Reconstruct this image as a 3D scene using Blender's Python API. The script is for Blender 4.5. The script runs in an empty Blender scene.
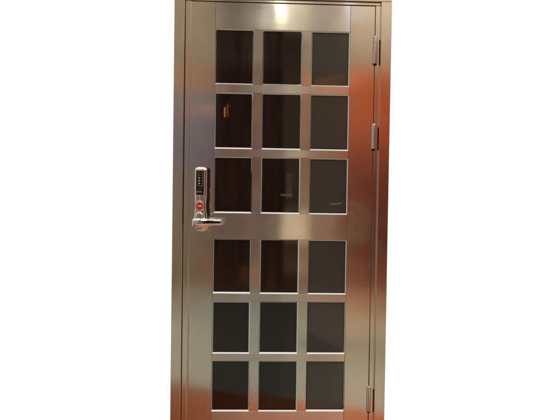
import bpy, bmesh, math, random
from mathutils import Vector, Matrix
random.seed(4)
S = bpy.context.scene
COL = S.collection
H = 1.2                      # height of the camera above the floor (m); the door face is the plane y = 0
D = 2.2                      # camera distance

# ------------------------------------------------------------------ helpers
def lin(r, g, b, k=1.0):
    f = lambda c: (c/255/12.92 if c/255 <= .04045 else ((c/255+.055)/1.055)**2.4)
    return (f(r)*k, f(g)*k, f(b)*k, 1)

def link(name, bm, mat, parent=None, smooth=False):
    bmesh.ops.recalc_face_normals(bm, faces=bm.faces)
    me = bpy.data.meshes.new(name); bm.to_mesh(me); bm.free()
    o = bpy.data.objects.new(name, me); COL.objects.link(o)
    me.materials.append(mat)
    if smooth:
        for p in me.polygons: p.use_smooth = True
        me.set_sharp_from_angle(angle=math.radians(40))
    if parent:
        o.parent = parent
    return o

def box(bm, x0, x1, y0, y1, z0, z1, bev=0.0, seg=2, which=None):
    r = bmesh.ops.create_cube(bm, size=1)
    vs = r['verts']
    for v in vs:
        v.co = Vector((x0 if v.co.x < 0 else x1, y0 if v.co.y < 0 else y1, z0 if v.co.z < 0 else z1))
    es = list({e for v in vs for e in v.link_edges})
    if which: es = [e for e in es if which(e)]
    if bev and es:
        bmesh.ops.bevel(bm, geom=es, offset=bev, segments=seg, profile=.5, affect='EDGES')

def prism(bm, pts, y0, y1, bev=0.0, seg=3):
    """outline in (x, z), pushed from y1 (back) to y0 (front); front rim bevelled"""
    a = [bm.verts.new((x, y0, z)) for x, z in pts]
    b = [bm.verts.new((x, y1, z)) for x, z in pts]
    f = bm.faces.new(a); bm.faces.new(b[::-1])
    n = len(pts)
    for i in range(n):
        bm.faces.new((a[i], b[i], b[(i+1) % n], a[(i+1) % n]))
    if bev:
        bmesh.ops.bevel(bm, geom=list(f.edges), offset=bev, segments=seg, profile=.5, affect='EDGES')

def rrect(x0, x1, z0, z1, r, n=8):
    p = []
    for cx, cz, a in ((x1-r, z1-r, 0), (x0+r, z1-r, 90), (x0+r, z0+r, 180), (x1-r, z0+r, 270)):
        for i in range(n+1):
            t = math.radians(a+90*i/n)
            p.append((cx+r*math.cos(t), cz+r*math.sin(t)))
    return p

def ellipse(cx, cz, rx, rz, n=40):
    return [(cx+rx*math.cos(2*math.pi*i/n), cz+rz*math.sin(2*math.pi*i/n)) for i in range(n)]

def lathe_z(bm, cx, cy, prof, n=28):
    rings = []
    for r, z in prof:
        rings.append([bm.verts.new((cx+r*math.cos(2*math.pi*i/n), cy+r*math.sin(2*math.pi*i/n), z)) for i in range(n)])
    for a, b in zip(rings, rings[1:]):
        for i in range(n):
            bm.faces.new((a[i], a[(i+1) % n], b[(i+1) % n], b[i]))
    bm.faces.new(rings[0][::-1]); bm.faces.new(rings[-1])

# ------------------------------------------------------------------ materials
def newmat(name):
    m = bpy.data.materials.new(name); m.use_nodes = True
    return m, m.node_tree.nodes, m.node_tree.links, m.node_tree.nodes['Principled BSDF']

def brushed(name, along, rough=.098, col=(.645, .63, .605)):
    """steel brushed along 'z' or 'x': highlights stretch across the grain"""
    m, N, L, b = newmat(name)
    b.inputs['Metallic'].default_value = 1
    b.inputs['Anisotropic'].default_value = .93
    tan = N.new('ShaderNodeCombineXYZ')
    t = (1, .1, 0) if along == 'z' else (0, .1, 1)
    for i in range(3): tan.inputs[i].default_value = t[i]
    L.new(tan.outputs[0], b.inputs['Tangent'])
    g = N.new('ShaderNodeNewGeometry')
    mp = N.new('ShaderNodeMapping'); L.new(g.outputs['Position'], mp.inputs[0])
    mp.inputs['Scale'].default_value = (420, 30, 5) if along == 'z' else (5, 30, 420)
    nz = N.new('ShaderNodeTexNoise'); L.new(mp.outputs[0], nz.inputs[0])
    nz.inputs['Scale'].default_value = 1; nz.inputs['Detail'].default_value = 4
    r = N.new('ShaderNodeMapRange'); L.new(nz.outputs['Fac'], r.inputs[0])
    r.inputs[1].default_value = .25; r.inputs[2].default_value = .75
    r.inputs[3].default_value = rough*.9; r.inputs[4].default_value = rough*1.12
    rough_grain = r.outputs[0]
    cr = N.new('ShaderNodeMix'); cr.data_type = 'RGBA'
    L.new(nz.outputs['Fac'], cr.inputs[0])
    cr.inputs[6].default_value = (*[c*.93 for c in col], 1); cr.inputs[7].default_value = (*[c*1.06 for c in col], 1)
    # faint handling smudges
    n2 = N.new('ShaderNodeTexNoise'); L.new(g.outputs['Position'], n2.inputs[0])
    n2.inputs['Scale'].default_value = 9; n2.inputs['Detail'].default_value = 5
    sm = N.new('ShaderNodeMapRange'); L.new(n2.outputs['Fac'], sm.inputs[0])
    sm.inputs[1].default_value = .35; sm.inputs[2].default_value = .7
    sm.inputs[3].default_value = .95; sm.inputs[4].default_value = 1.02
    sr = N.new('ShaderNodeMapRange'); L.new(n2.outputs['Fac'], sr.inputs[0])
    sr.inputs[1].default_value = .4; sr.inputs[2].default_value = .75; sr.inputs[3].default_value = 0; sr.inputs[4].default_value = .045
    ad = N.new('ShaderNodeMath'); ad.operation = 'ADD'; L.new(rough_grain, ad.inputs[0]); L.new(sr.outputs[0], ad.inputs[1])
    L.new(ad.outputs[0], b.inputs['Roughness'])
    mu = N.new('ShaderNodeMix'); mu.data_type = 'RGBA'; mu.blend_type = 'MULTIPLY'; mu.inputs[0].default_value = 1
    L.new(cr.outputs[2], mu.inputs[6]); L.new(sm.outputs[0], mu.inputs[7])
    L.new(mu.outputs[2], b.inputs['Base Color'])
    # slight waviness of the folded sheet plus the grain itself
    n3 = N.new('ShaderNodeTexNoise'); L.new(g.outputs['Position'], n3.inputs[0])
    n3.inputs['Scale'].default_value = 4.5; n3.inputs['Detail'].default_value = 1
    b1 = N.new('ShaderNodeBump'); b1.inputs['Strength'].default_value = .5; b1.inputs['Distance'].default_value = .0012
    L.new(n3.outputs['Fac'], b1.inputs['Height'])
    b2 = N.new('ShaderNodeBump'); b2.inputs['Strength'].default_value = .06; b2.inputs['Distance'].default_value = .0004
    L.new(nz.outputs['Fac'], b2.inputs['Height']); L.new(b1.outputs[0], b2.inputs['Normal'])
    L.new(b2.outputs[0], b.inputs['Normal'])
    return m

def metal(name, col, rough, wav=0.0):
    m, N, L, b = newmat(name)
    b.inputs['Base Color'].default_value = (*col, 1); b.inputs['Metallic'].default_value = 1
    n = N.new('ShaderNodeTexNoise'); n.inputs['Scale'].default_value = 60; n.inputs['Detail'].default_value = 4
    g = N.new('ShaderNodeNewGeometry'); L.new(g.outputs['Position'], n.inputs[0])
    r = N.new('ShaderNodeMapRange'); L.new(n.outputs['Fac'], r.inputs[0])
    r.inputs[3].default_value = rough*.7; r.inputs[4].default_value = rough*1.3
    L.new(r.outputs[0], b.inputs['Roughness'])
    if wav:
        bu = N.new('ShaderNodeBump'); bu.inputs['Strength'].default_value = wav; bu.inputs['Distance'].default_value = .0006
        n.inputs['Scale'].default_value = 14
        L.new(n.outputs['Fac'], bu.inputs['Height']); L.new(bu.outputs[0], b.inputs['Normal'])
    return m

def plain(name, col, rough=.4, spec=.5, emit=0):
    m, N, L, b = newmat(name)
    b.inputs['Base Color'].default_value = (*col, 1)
    b.inputs['Roughness'].default_value = rough
    b.inputs['Specular IOR Level'].default_value = spec
    if emit:
        b.inputs['Emission Color'].default_value = (*col, 1); b.inputs['Emission Strength'].default_value = emit
    return m

STEEL_V = brushed('steel brushed upright', 'z')
STEEL_H = brushed('steel brushed level', 'x', .092, (.645, .64, .625))
def second_lobe(m, rough, fac):
    N, L = m.node_tree.nodes, m.node_tree.links
    b = N['Principled BSDF']
    c = N.new('ShaderNodeBsdfPrincipled')
    for k in ('Metallic', 'Anisotropic'): c.inputs[k].default_value = b.inputs[k].default_value
    for k in ('Tangent', 'Base Color', 'Normal'): L.new(b.inputs[k].links[0].from_socket, c.inputs[k])
    c.inputs['Roughness'].default_value = rough
    mx = N.new('ShaderNodeMixShader'); mx.inputs[0].default_value = fac
    L.new(b.outputs[0], mx.inputs[1]); L.new(c.outputs[0], mx.inputs[2])
    L.new(mx.outputs[0], N['Material Output'].inputs[0])
second_lobe(STEEL_H, .25, .2)
BEAD = metal('bead steel', (.78, .77, .74), .17, 1.0)
BEAD_SHADOW = plain('bead shadow black', (.010, .012, .013), .5, .25)  # near-black for the shadow gap around each pane
GROOVE_SHADE = plain('brown groove shade', (.085, .058, .042), .5, .3)  # brown that stands for the shade down the jamb groove
CHROME = metal('polished chrome', (.86, .85, .83), .045, .25)
SATIN = metal('satin nickel', (.74, .70, .66), .2)
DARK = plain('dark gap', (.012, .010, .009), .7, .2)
KEYPANEL = plain('black keypad glass', (.004, .004, .005), .05)
RED = plain('red enamel', (.62, .012, .012), .25)
MARK = plain('white key print', (.75, .75, .70), .5, emit=.25)
MARKDIM = plain('grey key print', (.22, .22, .20), .5)
BLACK = plain('black lock case', (.012, .010, .010), .22)
NAVY = plain('dark sensor glass and lever reflection', (.006, .009, .014), .08)

def glass(name, col):
  m, N, L, b = newmat(name)
  b.inputs['Base Color'].default_value = (*col, 1)
  b.inputs['IOR'].default_value = 1.53
  b.inputs['Roughness'].default_value = .012
  dn = N.new('ShaderNodeTexNoise'); dn.inputs['Scale'].default_value = 11; dn.inputs['Detail'].default_value = 6
  gg = N.new('ShaderNodeNewGeometry'); L.new(gg.outputs['Position'], dn.inputs[0])
  dr = N.new('ShaderNodeMapRange'); L.new(dn.outputs['Fac'], dr.inputs[0])
  dr.inputs[1].default_value = .45; dr.inputs[2].default_value = .75; dr.inputs[3].default_value = .012; dr.inputs[4].default_value = .09
  L.new(dr.outputs[0], b.inputs['Roughness'])
  g = N.new('ShaderNodeNewGeometry')
  n = N.new('ShaderNodeTexNoise'); n.inputs['Scale'].default_value = 3.2; n.inputs['Detail'].default_value = 0
  L.new(g.outputs['Position'], n.inputs[0])
  bu = N.new('ShaderNodeBump'); bu.inputs['Strength'].default_value = .35; bu.inputs['Distance'].default_value = .0015
  L.new(n.outputs['Fac'], bu.inputs['Height']); L.new(bu.outputs[0], b.inputs['Normal'])
  return m
GLASS = glass('black brown glass', (.0125, .0062, .0042))
GLASS_LIT = glass('glass with grey green light', (.052, .061, .059))  # pale light on the right-hand panes put into the base colour

# ------------------------------------------------------------------ the door frame
XFO_L, XFI_L, XLF_L = -.4188, -.3707, -.3450
XST_L, XST_R = -.2338, .3809
XLF_R, XFI_R, XFO_R = .4952, .5185, .5688
ZTOP = .901 + H

def empty(name, loc, label, cat):
    o = bpy.data.objects.new(name, None); COL.objects.link(o)
    o.location = loc; o['label'] = label; o['category'] = cat
    o['kind'] = 'thing'; o.empty_display_size = .1
    return o

frame = empty('door_frame', (0, 0, 0), 'outer brushed stainless steel door frame with stepped jambs around the glazed door', 'door frame')
FF = -.010                                  # the frame's face stands 10 mm in front of the leaf
for s, xo, xi, xl in ((-1, XFO_L, XFI_L, XLF_L), (1, XFO_R, XFI_R, XLF_R)):
    bm = bmesh.new()
    e = .0012
    box(bm, min(xo, xi+s*e), max(xo, xi+s*e), FF, .0685, 0, ZTOP+.0155, .0018)
    j = link('side_jamb', bm, STEEL_V, frame)
    bm = bmesh.new()
    a, c = xi-s*e, xl+s*.0014
    box(bm, min(a, c), max(a, c), .001, .0685, 0, ZTOP+.0015, .0014)
    link('jamb_strip', bm, STEEL_V, j)
    bm = bmesh.new()
    box(bm, min(xo-s*.004, xl-s*.016), max(xo-s*.004, xl-s*.016), .0695, .105, 0, ZTOP-.02)
    link('rebate', bm, SATIN, j)
# the light strip of bare metal inside the lock-side gap
bm = bmesh.new(); box(bm, XLF_L-.0018, XLF_L+.0018, .004, .0685, 0, ZTOP)
link('gap_filler', bm, SATIN, frame)
bm = bmesh.new(); box(bm, XFI_L-.0018, XFI_L+.0018, .0075, .0685, 0, ZTOP)
link('gap_filler', bm, GROOVE_SHADE, frame)  # strip filling the groove, coloured as its shade
bm = bmesh.new(); box(bm, XFI_R-.0018, XFI_R+.0018, .0012, .0685, 0, ZTOP)
link('gap_filler', bm, SATIN, frame)
bm = bmesh.new(); box(bm, XFO_L, XFO_R, FF, .0685, ZTOP+.0165, ZTOP+.075, .0018)
head = link('head_jamb', bm, STEEL_H, frame)
bm = bmesh.new(); box(bm, XFI_L-.001, XFI_R+.001, .001, .0685, ZTOP+.0025, ZTOP+.0150, .0014)
link('jamb_strip', bm, STEEL_H, head)
bm = bmesh.new(); box(bm, XFO_L+.004, XFO_R-.004, .0695, .105, ZTOP-.0195, ZTOP+.07)
link('rebate', bm, DARK, head)

# ------------------------------------------------------------------ the door leaf
door = empty('steel_door', (.075, 0, 0.012), 'brushed stainless steel door with eighteen dark glass panes and a chrome keypad lock', 'door')
def dlink(name, bm, mat, parent=None, smooth=False):
    """geometry is given in world metres; the part hangs under the door's Empty"""
    if parent is None:
        bmesh.ops.translate(bm, verts=bm.verts, vec=-door.location)
        return link(name, bm, mat, door, smooth)
    bmesh.ops.translate(bm, verts=bm.verts, vec=-door.location)
    return link(name, bm, mat, parent, smooth)

rows = [(.5292, .7798), (.2358, .4924), (-.0577, .2001), (-.4271, -.1756), (-.7046, -.4632), (-.9726, -.7392)]
cols = [(XST_L, -.0602), (-.0191, .1616), (.2029, XST_R)]
gp = .0004
# stiles: full height, the outer arris on the lock side more rounded
bm = bmesh.new(); box(bm, XLF_L+.0022, XST_L-gp, 0, .064, .012, ZTOP-.002, .0030, 3, lambda e: abs(e.verts[0].co.x-XLF_L-.0022) < 1e-4 and abs(e.verts[1].co.x-XLF_L-.0022) < 1e-4 and e.verts[0].co.y < .01 and e.verts[1].co.y < .01)
dlink('stile', bm, STEEL_V)
bm = bmesh.new(); box(bm, XST_R+gp, XLF_R-.0014, 0, .064, .012, ZTOP-.002, .0008)
dlink('stile', bm, STEEL_V)
rails = [(rows[0][1], ZTOP-.002-H)] + [(rows[i+1][1], rows[i][0]) for i in range(5)] + [(.012-H, rows[5][0])]
for z0, z1 in rails:
    bm = bmesh.new(); box(bm, XST_L+gp, XST_R-gp, .0003, .064, z0+H, z1+H, .0005, 1)
    dlink('rail', bm, STEEL_H)
for z0, z1 in rows:
    for a, c in ((cols[0][1], cols[1][0]), (cols[1][1], cols[2][0])):
        bm = bmesh.new(); box(bm, a, c, .0005, .060, z0+gp+H, z1-gp+H, .0005, 1)
        dlink('muntin', bm, STEEL_V)
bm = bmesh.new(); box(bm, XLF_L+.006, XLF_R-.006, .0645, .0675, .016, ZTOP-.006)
dlink('seam_blocker', bm, DARK)  # added sheet, stops light leaking through seams between the bars

BW0 = .0059
for z0, z1 in rows:
    for x0, x1 in cols:
        BW = BW0*random.uniform(.85, 1.15); dep = BW*random.uniform(.70, .78)
        bm = bmesh.new(); box(bm, x0+.001, x1-.001, .0090, .0150, z0+H+.001, z1+H-.001)
        tx, tz = random.uniform(-.0030, .0030), random.uniform(-.0022, .0022)      # each pane sits a little differently in its rebate
        for v in bm.verts: v.co.y += tx*(v.co.x-(x0+x1)/2) + tz*(v.co.z-H-(z0+z1)/2)
        p = dlink('glass_pane', bm, GLASS_LIT if x0 > .2 else GLASS)
        if x0 > .2: p['label'] = 'pane with grey green light put into its colour, paler than the black brown ones'
        # mitred glazing bead: a slope from the face of the bars down to the glass
        bm = bmesh.new()
        prof = ((.0003, .0009), (1, .0009+dep), (1, .0084), (.0003, .0084))
        cut = lambda d, w: w if d == 1 else d
        SW, TW = .0046, .0050
        SW *= random.uniform(.75, 1.2); TW *= random.uniform(.85, 1.15)
        rings = []
        for d, y in prof:
            rings.append([bm.verts.new(q) for q in ((x0+cut(d, SW), y, z0+H+cut(d, BW)), (x1-cut(d, SW), y, z0+H+cut(d, BW)), (x1-cut(d, SW), y, z1+H-cut(d, TW)), (x0+cut(d, SW), y, z1+H-cut(d, TW)))])
        for i in range(len(rings)):
            r0, r1 = rings[i], rings[(i+1) % len(rings)]
            for k in range(4):
                bm.faces.new((r0[k], r0[(k+1) % 4], r1[(k+1) % 4], r1[k]))
        dlink('glazing_bead', bm, BEAD, p)
        bm = bmesh.new(); rr = []                                          # dark ring painting the shadow gap between bead and glass
        for d, y in ((0, .0079), (.0022, .0080), (.0022, .0084), (0, .0084)):
            a_, b_, t_ = SW+d-.0003, BW+d-.0003, TW+d-.0003
            rr.append([bm.verts.new(q) for q in ((x0+a_, y, z0+H+b_), (x1-a_, y, z0+H+b_), (x1-a_, y, z1+H-t_), (x0+a_, y, z1+H-t_))])
        for i in range(4):
            for k in range(4):
                bm.faces.new((rr[i][k], rr[i][(k+1) % 4], rr[(i+1) % 4][(k+1) % 4], rr[(i+1) % 4][k]))
        dlink('bead_shadow', bm, BEAD_SHADOW, p)

# hinges: a knuckle standing in the gap, with a cap, and a dark strip for the shaded slot of its plate
XH = (XLF_R + .0012)
for zt, zb in ((.757, .636), (.357, .246), (-.858, -.970)):
    bm = bmesh.new()
    zt += H; zb += H
    zs = zt - .028
    lathe_z(bm, XH, -.003, [(0.0079, zb), (0.0095, zb+.003), (0.0098, zb+.005), (0.0098, zs-.0012), (0.0081, zs-.0006), (0.0081, zs+.0006), (0.0098, zs+.0012), (0.0098, zt-.005), (0.0095, zt)])
    h = dlink('hinge', bm, SATIN, None, True)
    bm = bmesh.new()
    lathe_z(bm, XH, -.003, [(0.0095, zt+.0004), (0.0090, zt+.003), (0.0055, zt+.0050)])
    dlink('pin_cap', bm, CHROME, h, True)
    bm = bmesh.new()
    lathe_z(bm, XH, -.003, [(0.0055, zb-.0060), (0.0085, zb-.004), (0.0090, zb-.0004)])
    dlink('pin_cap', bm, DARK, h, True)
    bm = bmesh.new(); box(bm, XFI_R-.0034, XFI_R+.0006, -.0006, .004, zb-.004, zt-.010)
    link('hinge_slot_shade', bm, DARK, frame)

# ------------------------------------------------------------------ the keypad lock (millimetres from the lever axis)
LX, LZ = -.2860, -.098 + H
def mm(bm):
    bmesh.ops.transform(bm, verts=bm.verts, matrix=Matrix.Translation((LX, 0, LZ)) @ Matrix.Scale(.001, 4))
    return bm
bm = bmesh.new()
prism(bm, rrect(-27, 36, 20, 246, 10), -9, 0.5, 2.5)                 # back plate
lock = dlink('door_lock', mm(bm), BLACK, None, True)
bm = bmesh.new()
for k in range(8):                                                  # domed rose
    a = 1 - k/8
    f = math.sin(math.acos(a*.86)) if k else math.sin(math.acos(.86))
    dome = [bm.verts.new((34*a*math.cos(2*math.pi*i/40), -4-24*(f-.51), -9+37*a*math.sin(2*math.pi*i/40))) for i in range(40)]
    if k == 0:
        low = [bm.verts.new((v.co.x, .5, v.co.z)) for v in dome]
        prev = low
    for i in range(40): bm.faces.new((prev[i], prev[(i+1) % 40], dome[(i+1) % 40], dome[i]))
    prev = dome
bm.faces.new(prev)
dlink('rose', mm(bm), CHROME, lock, True)
bm = bmesh.new(); box(bm, 35.2, 37.4, -11.5, -2, 64, 150, .8, 2)
dlink('edge_highlight', mm(bm), SATIN, lock, True)  # satin strip added for the highlight along the plate's edge
# body: a black case behind a polished front that is bowed from side to side
def half(z, side):
    w = 28.5 - 2.6*math.exp(-((z-78)/26)**2)
    if z < 45: w += 4*(45-z)/45
    if z > 233: w *= math.sqrt(max(0.0, 1-((z-233)/13.5)**2*.55))
    return side*w - .5
zs = [4 + 4*i for i in range(58)] + [235, 238, 241, 243, 244.6, 245.6]
bm = bmesh.new()
prism(bm, [(half(z, 1)+.8, z) for z in zs] + [(half(z, -1)+1.2, z) for z in zs[::-1]], -40.6, -9.2, 1, 2)
dlink('lock_case', mm(bm), BLACK, lock, True)
bm = bmesh.new()
grid = []
NX = 18
for z in zs:
    row = []
    a, c = half(z, -1), half(z, 1)
    drop = 0 if z < 231 else 9*((z-231)/14.6)**2
    for k in range(NX+1):
        t = -1 + 2*k/NX
        t = math.sin(t*math.pi/2)
        row.append(bm.verts.new((.5*(a+c) + .5*(c-a)*t, -49 + 1.6*t*t + 6.5*t**10 + drop*.8, z)))
    grid.append(row)
for r0, r1 in zip(grid, grid[1:]):
    for k in range(NX): bm.faces.new((r0[k], r0[k+1], r1[k+1], r1[k]))
rim = [r[-1] for r in grid] + grid[-1][-2::-1] + [r[0] for r in grid[-2::-1]] + grid[0][1:-1]
back = [bm.verts.new((v.co.x, -38.0, v.co.z)) for v in rim]
for k in range(len(rim)):
    q = (k+1) % len(rim)
    bm.faces.new((rim[k], rim[q], back[q], back[k]))
dlink('lock_front', mm(bm), CHROME, lock, True)
bm = bmesh.new(); prism(bm, rrect(-21, 14.5, 121, 229, 4), -49.2, -46, .6, 2)
dlink('keypad', mm(bm), KEYPANEL, lock, True)
bm = bmesh.new()
for a in ((-12.5, 9.5, 217, 218.6), (-12.5, 9.5, 160, 162.4), (7.6, 9.5, 163, 216.5), (-12.5, -11.2, 163, 216.5)):
    box(bm, a[0], a[1], -49.7, -49.25, a[2], a[3])
dlink('keypad_outline', mm(bm), MARKDIM, lock)
for r in range(4):
    for c in range(3):
        bm = bmesh.new()
        x, z = -7.2 + 5.2*c, 207.5 - 11.8*r
        if c == 0: prism(bm, rrect(x-1.6, x+2.0, z-2.4, z+2.4, 1.1, 3), -49.75, -49.3)
        else: prism(bm, rrect(x-.9, x+1.0, z-1.4, z+1.4, .8, 3), -49.75, -49.3)
        dlink('key_mark', mm(bm), MARK if (c == 0 and r) else MARKDIM, lock)
bm = bmesh.new()
prism(bm, ellipse(-15, 134.5, 2.2, 1.8, 12), -49.75, -49.3)
box(bm, -9, 3, -49.7, -49.25, 134, 135.2)
dlink('indicator_light', mm(bm), MARK, lock)
bm = bmesh.new(); prism(bm, ellipse(-6, 107, 8.5, 13), -48.8, -47.4, .5, 2)
dlink('fingerprint_sensor', mm(bm), NAVY, lock, True)
bm = bmesh.new(); prism(bm, ellipse(-3, 70, 20, 25), -52, -47, 3, 4)
dlink('badge_ring', mm(bm), SATIN, lock, True)
bm = bmesh.new(); prism(bm, ellipse(-3, 71, 12.5, 18), -54.2, -51.8, 1.6, 3)
dlink('red_badge', mm(bm), RED, lock, True)
bm = bmesh.new(); prism(bm, rrect(-9, 4, 68.8, 73.4, 1.5), -54.9, -54.1, .2, 1)
dlink('badge_bar', mm(bm), MARK, lock, True)
# faceted thumb knob with its turning wing
bm = bmesh.new()
prism(bm, [(-4+17*math.cos(math.radians(22.5+45*i)), 29+17*math.sin(math.radians(22.5+45*i))) for i in range(8)], -58, -46, 5, 1)
prism(bm, rrect(-6, 13, 28.5, 34, 2), -64, -57.5, 1.2, 2)
dlink('thumb_turn', mm(bm), CHROME, lock)
# lever: neck, then a bar of flattened oval section that curves back at its tip
bm = bmesh.new()
def ring(x, y, z, ry, rz, n=24, p=2.6, ang=0):
    vs = []
    for i in range(n):
        t = 2*math.pi*i/n
        c, s = math.cos(t), math.sin(t)
        u = ry*math.copysign(abs(c)**(2/p), c); w = rz*math.copysign(abs(s)**(2/p), s)
        vs.append(bm.verts.new((x - u*math.sin(ang), y + u*math.cos(ang), z + w)))
    return vs
st = [(-35, -62, -4, 6, 12, 0), (-33, -63, -4, 12, 18, 0), (-25, -65, -4, 15, 22, 0), (-6, -66, -4, 15, 23, 0), (12, -66, -3, 13.5, 20, 0),
      (36, -66, -1, 11.5, 17, 0), (64, -66, 0, 10.5, 15.5, 0), (88, -65, 0, 10, 15, -.1), (97, -63, 0, 9.5, 14.5, -.35), (102, -60, 0, 8, 13, -.6), (104.5, -57.5, 0, 4, 9.5, -.7)]
rs = [ring(x, y, z, ry, rz, ang=a) for x, y, z, ry, rz, a in st]
for a, c in zip(rs, rs[1:]):
    for i in range(24): bm.faces.new((a[i], a[(i+1) % 24], c[(i+1) % 24], c[i]))
bm.faces.new(rs[0][::-1]); bm.faces.new(rs[-1])
n = 28                                                               # neck
r0 = [bm.verts.new((-2+13*math.cos(2*math.pi*i/n), -60, -2+13*math.sin(2*math.pi*i/n))) for i in range(n)]
r1 = [bm.verts.new((-2+15*math.cos(2*math.pi*i/n), -13.8, -2+15*math.sin(2*math.pi*i/n))) for i in range(n)]
for i in range(n): bm.faces.new((r0[i], r0[(i+1) % n], r1[(i+1) % n], r1[i]))
dlink('lever_handle', mm(bm), CHROME, lock, True)
bm = bmesh.new()
xs = [-16, -10, 10, 40, 70, 92, 99]
prism(bm, [(-10, -4), (20, -5.5), (66, -5), (91, -4), (92, 1), (91, 5.5), (66, 7), (20, 7.5), (-5, 6), (-10, 1)], -79.4, -70, 1.6, 2)
dlink('lever_reflection', mm(bm), NAVY, lock, True)  # dark band reflected along the lever, added as a strip
bm = bmesh.new(); prism(bm, rrect(36.5, 53, 34, 40, 2), -7, .5, 1.5, 2)
dlink('highlight_tab', mm(bm), SATIN, lock, True)  # satin tab added in place of a small bright highlight

# ------------------------------------------------------------------ surroundings: a procedural environment light
# White in front of the lens (the cut-out background), and the dim hall the metal mirrors behind it.
W = bpy.data.worlds.new('World'); S.world = W; W.use_nodes = True
N, L = W.node_tree.nodes, W.node_tree.links
N.clear()
def val(x):
    return x
def setin(sock, v):
    if hasattr(v, 'is_output') or isinstance(v, bpy.types.NodeSocket): L.new(v, sock)
    else: sock.default_value = v
def M(op, a, b=0.0, c=None):
    n = N.new('ShaderNodeMath'); n.operation = op
    setin(n.inputs[0], a); setin(n.inputs[1], b)
    if c is not None: setin(n.inputs[2], c)
    return n.outputs[0]
def sstep(x, a, b):
    n = N.new('ShaderNodeMapRange'); n.interpolation_type = 'SMOOTHSTEP'
    setin(n.inputs[0], x); n.inputs[1].default_value = a; n.inputs[2].default_value = b
    return n.outputs[0]
def mix(f, a, b):
    n = N.new('ShaderNodeMix'); n.data_type = 'RGBA'
    setin(n.inputs[0], f); setin(n.inputs[6], a); setin(n.inputs[7], b)
    return n.outputs[2]
def ramp(x, stops):
    """piecewise-linear colour over elevation, stops = [(row, colour)]"""
    lo, hi = stops[0][0], stops[-1][0]
    mr = N.new('ShaderNodeMapRange'); setin(mr.inputs[0], x); mr.inputs[1].default_value = lo; mr.inputs[2].default_value = hi
    r = N.new('ShaderNodeValToRGB'); L.new(mr.outputs[0], r.inputs[0])
    el = r.color_ramp.elements
    while len(el) < len(stops): el.new(.5)
    pos = [(p-lo)/(hi-lo) for p, _ in stops]
    for i in range(len(stops)): el[i].position = i/len(stops)*1e-3
    for i in reversed(range(len(stops))): el[i].position = pos[i]
    for i, (p, c) in enumerate(stops): el[i].color = c
    return r.outputs[0]
def boxmask(x, y, x0, x1, y0, y1, s=1.0):
    a = M('MULTIPLY', sstep(x, x0-s, x0+s), M('SUBTRACT', 1, sstep(x, x1-s, x1+s)))
    c = M('MULTIPLY', sstep(y, y0-s, y0+s), M('SUBTRACT', 1, sstep(y, y1-s, y1+s)))
    return M('MULTIPLY', a, c)
tc = N.new('ShaderNodeTexCoord'); sp = N.new('ShaderNodeSeparateXYZ'); L.new(tc.outputs['Generated'], sp.inputs[0])
dx, dy, dz = sp.outputs
yb = M('MAXIMUM', M('MULTIPLY', dy, -1), .12)
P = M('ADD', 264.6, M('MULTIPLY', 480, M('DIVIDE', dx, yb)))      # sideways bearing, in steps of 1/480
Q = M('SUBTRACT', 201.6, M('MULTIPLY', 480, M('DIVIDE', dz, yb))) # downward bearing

KS, KG = 1/.60, 1/.048
s_ = lambda r, g, b: lin(r, g, b, KS)
g_ = lambda r, g, b: lin(r, g, b, KG)
Qr = M('ADD', Q, M('MULTIPLY', .28, M('SUBTRACT', P, 350)))
left = ramp(Q, [(-250, s_(170, 150, 120)), (0, s_(155, 135, 108)), (62, s_(135, 120, 94)), (72, s_(152, 112, 85)), (90, s_(152, 110, 84)), (95, s_(122, 115, 116)),
                (108, s_(112, 112, 117)), (116, s_(128, 114, 112)), (124, s_(103, 102, 110)), (150, s_(92, 94, 106)), (172, s_(90, 88, 95)), (200, s_(95, 84, 74)),
                (240, s_(88, 74, 58)), (272, s_(88, 71, 51)), (300, s_(126, 111, 92)), (330, s_(142, 134, 116)), (375, s_(155, 145, 122)), (700, s_(150, 138, 115))])
hallend = ramp(Q, [(-250, s_(170, 150, 120)), (0, s_(148, 130, 104)), (62, s_(134, 118, 92)), (75, s_(152, 116, 90)), (90, s_(148, 114, 90)), (97, s_(120, 107, 102)), (150, s_(108, 100, 98)), (175, s_(118, 102, 90)),
                (240, s_(122, 103, 82)), (285, s_(106, 90, 70)), (330, s_(150, 140, 120)), (375, s_(150, 138, 115)), (700, s_(150, 138, 115))])
wood = ramp(Q, [(-250, g_(20, 16, 13)), (0, g_(19, 15, 12)), (24, g_(21, 17, 13)), (31, g_(31, 25, 19)), (60, g_(34, 28, 22)), (68, g_(28, 22, 18)), (76, g_(21, 15, 12)), (150, g_(24, 14, 10)), (200, g_(23, 13, 9)),
                (213, g_(17, 12, 9)), (240, g_(18, 12, 9)), (250, g_(24, 15, 11)), (284, g_(31, 20, 14)), (297, g_(29, 31, 27)), (360, g_(36, 37, 32)), (700, g_(44, 40, 33))])
nook = ramp(Q, [(-250, g_(50, 43, 34)), (25, g_(62, 55, 44)), (42, g_(34, 27, 21)), (90, g_(40, 33, 26)), (150, g_(41, 34, 27)), (205, g_(38, 31, 24)), (214, g_(70, 61, 46)), (238, g_(70, 61, 46)), (246, g_(40, 30, 22)), (268, g_(54, 42, 30)), (279, g_(34, 20, 13)), (290, g_(36, 24, 17)), (298, g_(31, 32, 27)),
                (375, g_(44, 43, 35)), (700, g_(44, 42, 35))])
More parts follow.
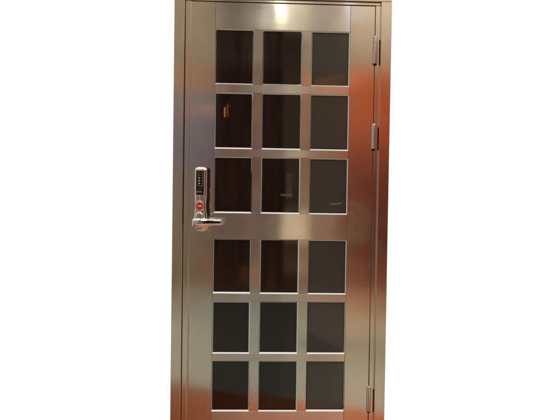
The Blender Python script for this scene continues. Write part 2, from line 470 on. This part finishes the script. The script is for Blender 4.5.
wall = ramp(Q, [(-250, (.36, .30, .21, 1)), (0, (.50, .42, .31, 1)), (25, (.50, .42, .31, 1)), (62, (.42, .33, .23, 1)), (78, (.40, .20, .11, 1)), (160, (.30, .125, .065, 1)), (208, (.24, .11, .06, 1)), (214, (.34, .20, .13, 1)), (238, (.32, .19, .12, 1)), (246, (.22, .11, .06, 1)),
                (285, (.30, .17, .11, 1)), (300, (.48, .35, .23, 1)), (336, (.56, .44, .31, 1)), (350, (.46, .38, .27, 1)), (400, (.50, .41, .29, 1)), (700, (.5, .42, .3, 1))])
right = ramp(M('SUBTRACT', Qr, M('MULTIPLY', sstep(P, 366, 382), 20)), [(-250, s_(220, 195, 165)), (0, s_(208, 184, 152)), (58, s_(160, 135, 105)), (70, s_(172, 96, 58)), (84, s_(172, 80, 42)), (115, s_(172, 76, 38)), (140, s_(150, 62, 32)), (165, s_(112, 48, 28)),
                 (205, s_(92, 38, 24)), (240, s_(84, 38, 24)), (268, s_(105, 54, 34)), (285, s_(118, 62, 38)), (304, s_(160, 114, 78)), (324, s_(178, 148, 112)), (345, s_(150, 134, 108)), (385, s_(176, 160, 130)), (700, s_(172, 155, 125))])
# upright grain of the dark joinery opposite
gn = N.new('ShaderNodeTexNoise'); gn.noise_dimensions = '2D'
gv = N.new('ShaderNodeCombineXYZ'); L.new(M('MULTIPLY', P, .16), gv.inputs[0]); L.new(M('MULTIPLY', Q, .012), gv.inputs[1])
L.new(gv.outputs[0], gn.inputs[0]); gn.inputs['Scale'].default_value = 1; gn.inputs['Detail'].default_value = 3
gf = M('ADD', 1, M('MULTIPLY', M('SUBTRACT', 1, sstep(Q, 280, 300)), M('MULTIPLY', 2.0, M('SUBTRACT', gn.outputs['Fac'], .5))))
def tint(a):
    n = N.new('ShaderNodeMix'); n.data_type = 'RGBA'; n.blend_type = 'MULTIPLY'; n.inputs[0].default_value = 1
    L.new(a, n.inputs[6]); L.new(gf, n.inputs[7]); return n.outputs[2]
wood = tint(wood)
wood = mix(M('MULTIPLY', .7, boxmask(P, Q, 240, 256, 268, 286, 3)), wood, g_(54, 33, 21))
c = mix(sstep(P, 182, 194), hallend, left)
c = mix(sstep(P, 208, 222), c, wood)
c = mix(sstep(P, 282, 285), c, nook)
c = mix(sstep(P, 303, 312), c, wall)
c = mix(M('MULTIPLY', M('MULTIPLY', sstep(P, 309, 312), sstep(Qr, 65.5, 68)), M('SUBTRACT', 1, sstep(Q, 84, 96))), c, g_(70, 38, 21))
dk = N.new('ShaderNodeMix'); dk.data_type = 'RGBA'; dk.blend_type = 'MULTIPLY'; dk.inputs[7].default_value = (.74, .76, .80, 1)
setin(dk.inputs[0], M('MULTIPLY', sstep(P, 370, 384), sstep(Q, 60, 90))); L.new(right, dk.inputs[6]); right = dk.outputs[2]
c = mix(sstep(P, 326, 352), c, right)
# bright patches added to the environment to put light streaks on the rails
c = mix(boxmask(P, Q, 264, 289, -210, -60, 6), c, (24, 21.5, 17, 1))
c = mix(boxmask(P, Q, 331, 337, -110, -25, 3), c, (.9, .95, 1.05, 1))
c = mix(boxmask(P, Q, 344, 350, -40, 20, 2), c, (1.7, 2.0, 2.2, 1))
tri = M('SUBTRACT', Q, M('ADD', 333.5, M('MULTIPLY', .5, M('SUBTRACT', P, 314))))
c = mix(M('MULTIPLY', M('MULTIPLY', sstep(tri, -1, 1), .75), boxmask(P, Q, 311, 344, 320, 351, 1)), c, (.10, .085, .06, 1))
# terracotta floor below a slanting skirting line
fl = M('SUBTRACT', Q, M('ADD', 388, M('MULTIPLY', .14, M('SUBTRACT', P, 200))))
floor_c = ramp(P, [(100, s_(108, 58, 34)), (200, s_(120, 69, 44)), (260, s_(158, 92, 60)), (340, s_(176, 108, 76)), (400, s_(168, 86, 48))])
c = mix(sstep(fl, -2.5, 2.5), c, floor_c)
# small things in the hall: wall lamp, the lock of the door opposite, a glint
c = mix(boxmask(P, Q, 222.2, 223.2, 108, 118, .8), c, g_(190, 120, 55))
c = mix(boxmask(P, Q, 225.2, 226.0, 105, 117, .8), c, g_(130, 78, 36))
c = mix(M('MULTIPLY', .55, boxmask(P, Q, 284.5, 290.5, 174, 198, .9)), c, g_(66, 58, 46))
c = mix(M('MULTIPLY', .6, boxmask(P, Q, 279, 291, 194.3, 196, .7)), c, g_(96, 84, 68))
c = mix(M('MULTIPLY', .45, boxmask(P, M('ADD', Q, M('MULTIPLY', .03, M('POWER', M('SUBTRACT', P, 333), 2))), 328, 340, 203, 203.8, .7)), c, g_(150, 138, 110))
# overhead, underfoot and to the sides
c = mix(sstep(M('MULTIPLY', dx, -1), .72, .90), c, lin(180, 186, 176))
c = mix(sstep(dx, .72, .90), c, lin(128, 134, 128))
c = mix(sstep(dz, .58, .76), c, (1.05, 1.03, .98, 1))
c = mix(sstep(M('MULTIPLY', dz, -1), .66, .80), c, lin(150, 140, 118))
c = mix(sstep(dy, .34, .48), c, (1.02, 1.02, 1.02, 1))
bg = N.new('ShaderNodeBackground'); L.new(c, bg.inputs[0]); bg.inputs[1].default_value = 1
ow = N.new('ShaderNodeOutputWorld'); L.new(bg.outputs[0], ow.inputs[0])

# the hall's ceiling lamp
ld = bpy.data.lights.new('ceiling_lamp', 'POINT'); ld.energy = .4; ld.shadow_soft_size = .05; ld.color = (1, .86, .62)
lo = bpy.data.objects.new('ceiling_lamp', ld); COL.objects.link(lo); lo.location = (.105, -1.5, 1.46+H)

# ------------------------------------------------------------------ camera
cd = bpy.data.cameras.new('camera'); cam = bpy.data.objects.new('camera', cd); COL.objects.link(cam)
cd.sensor_width = 36; cd.lens = 36*479.6/560; cd.clip_start = .05; cd.clip_end = 100
r0 = Vector((.99938632, -.03184077, .01459965)); fw = Vector((.03210552, .99931743, -.01827301)); up = Vector((-.01400786, .01873053, .99972644))
mw = Matrix((r0, up, -fw)).transposed().to_4x4(); mw.translation = (0, -D, H)
cam.matrix_world = mw
S.camera = cam
S.view_settings.view_transform = 'Standard'; S.view_settings.look = 'None'
S.view_settings.exposure = 0; S.view_settings.gamma = 1
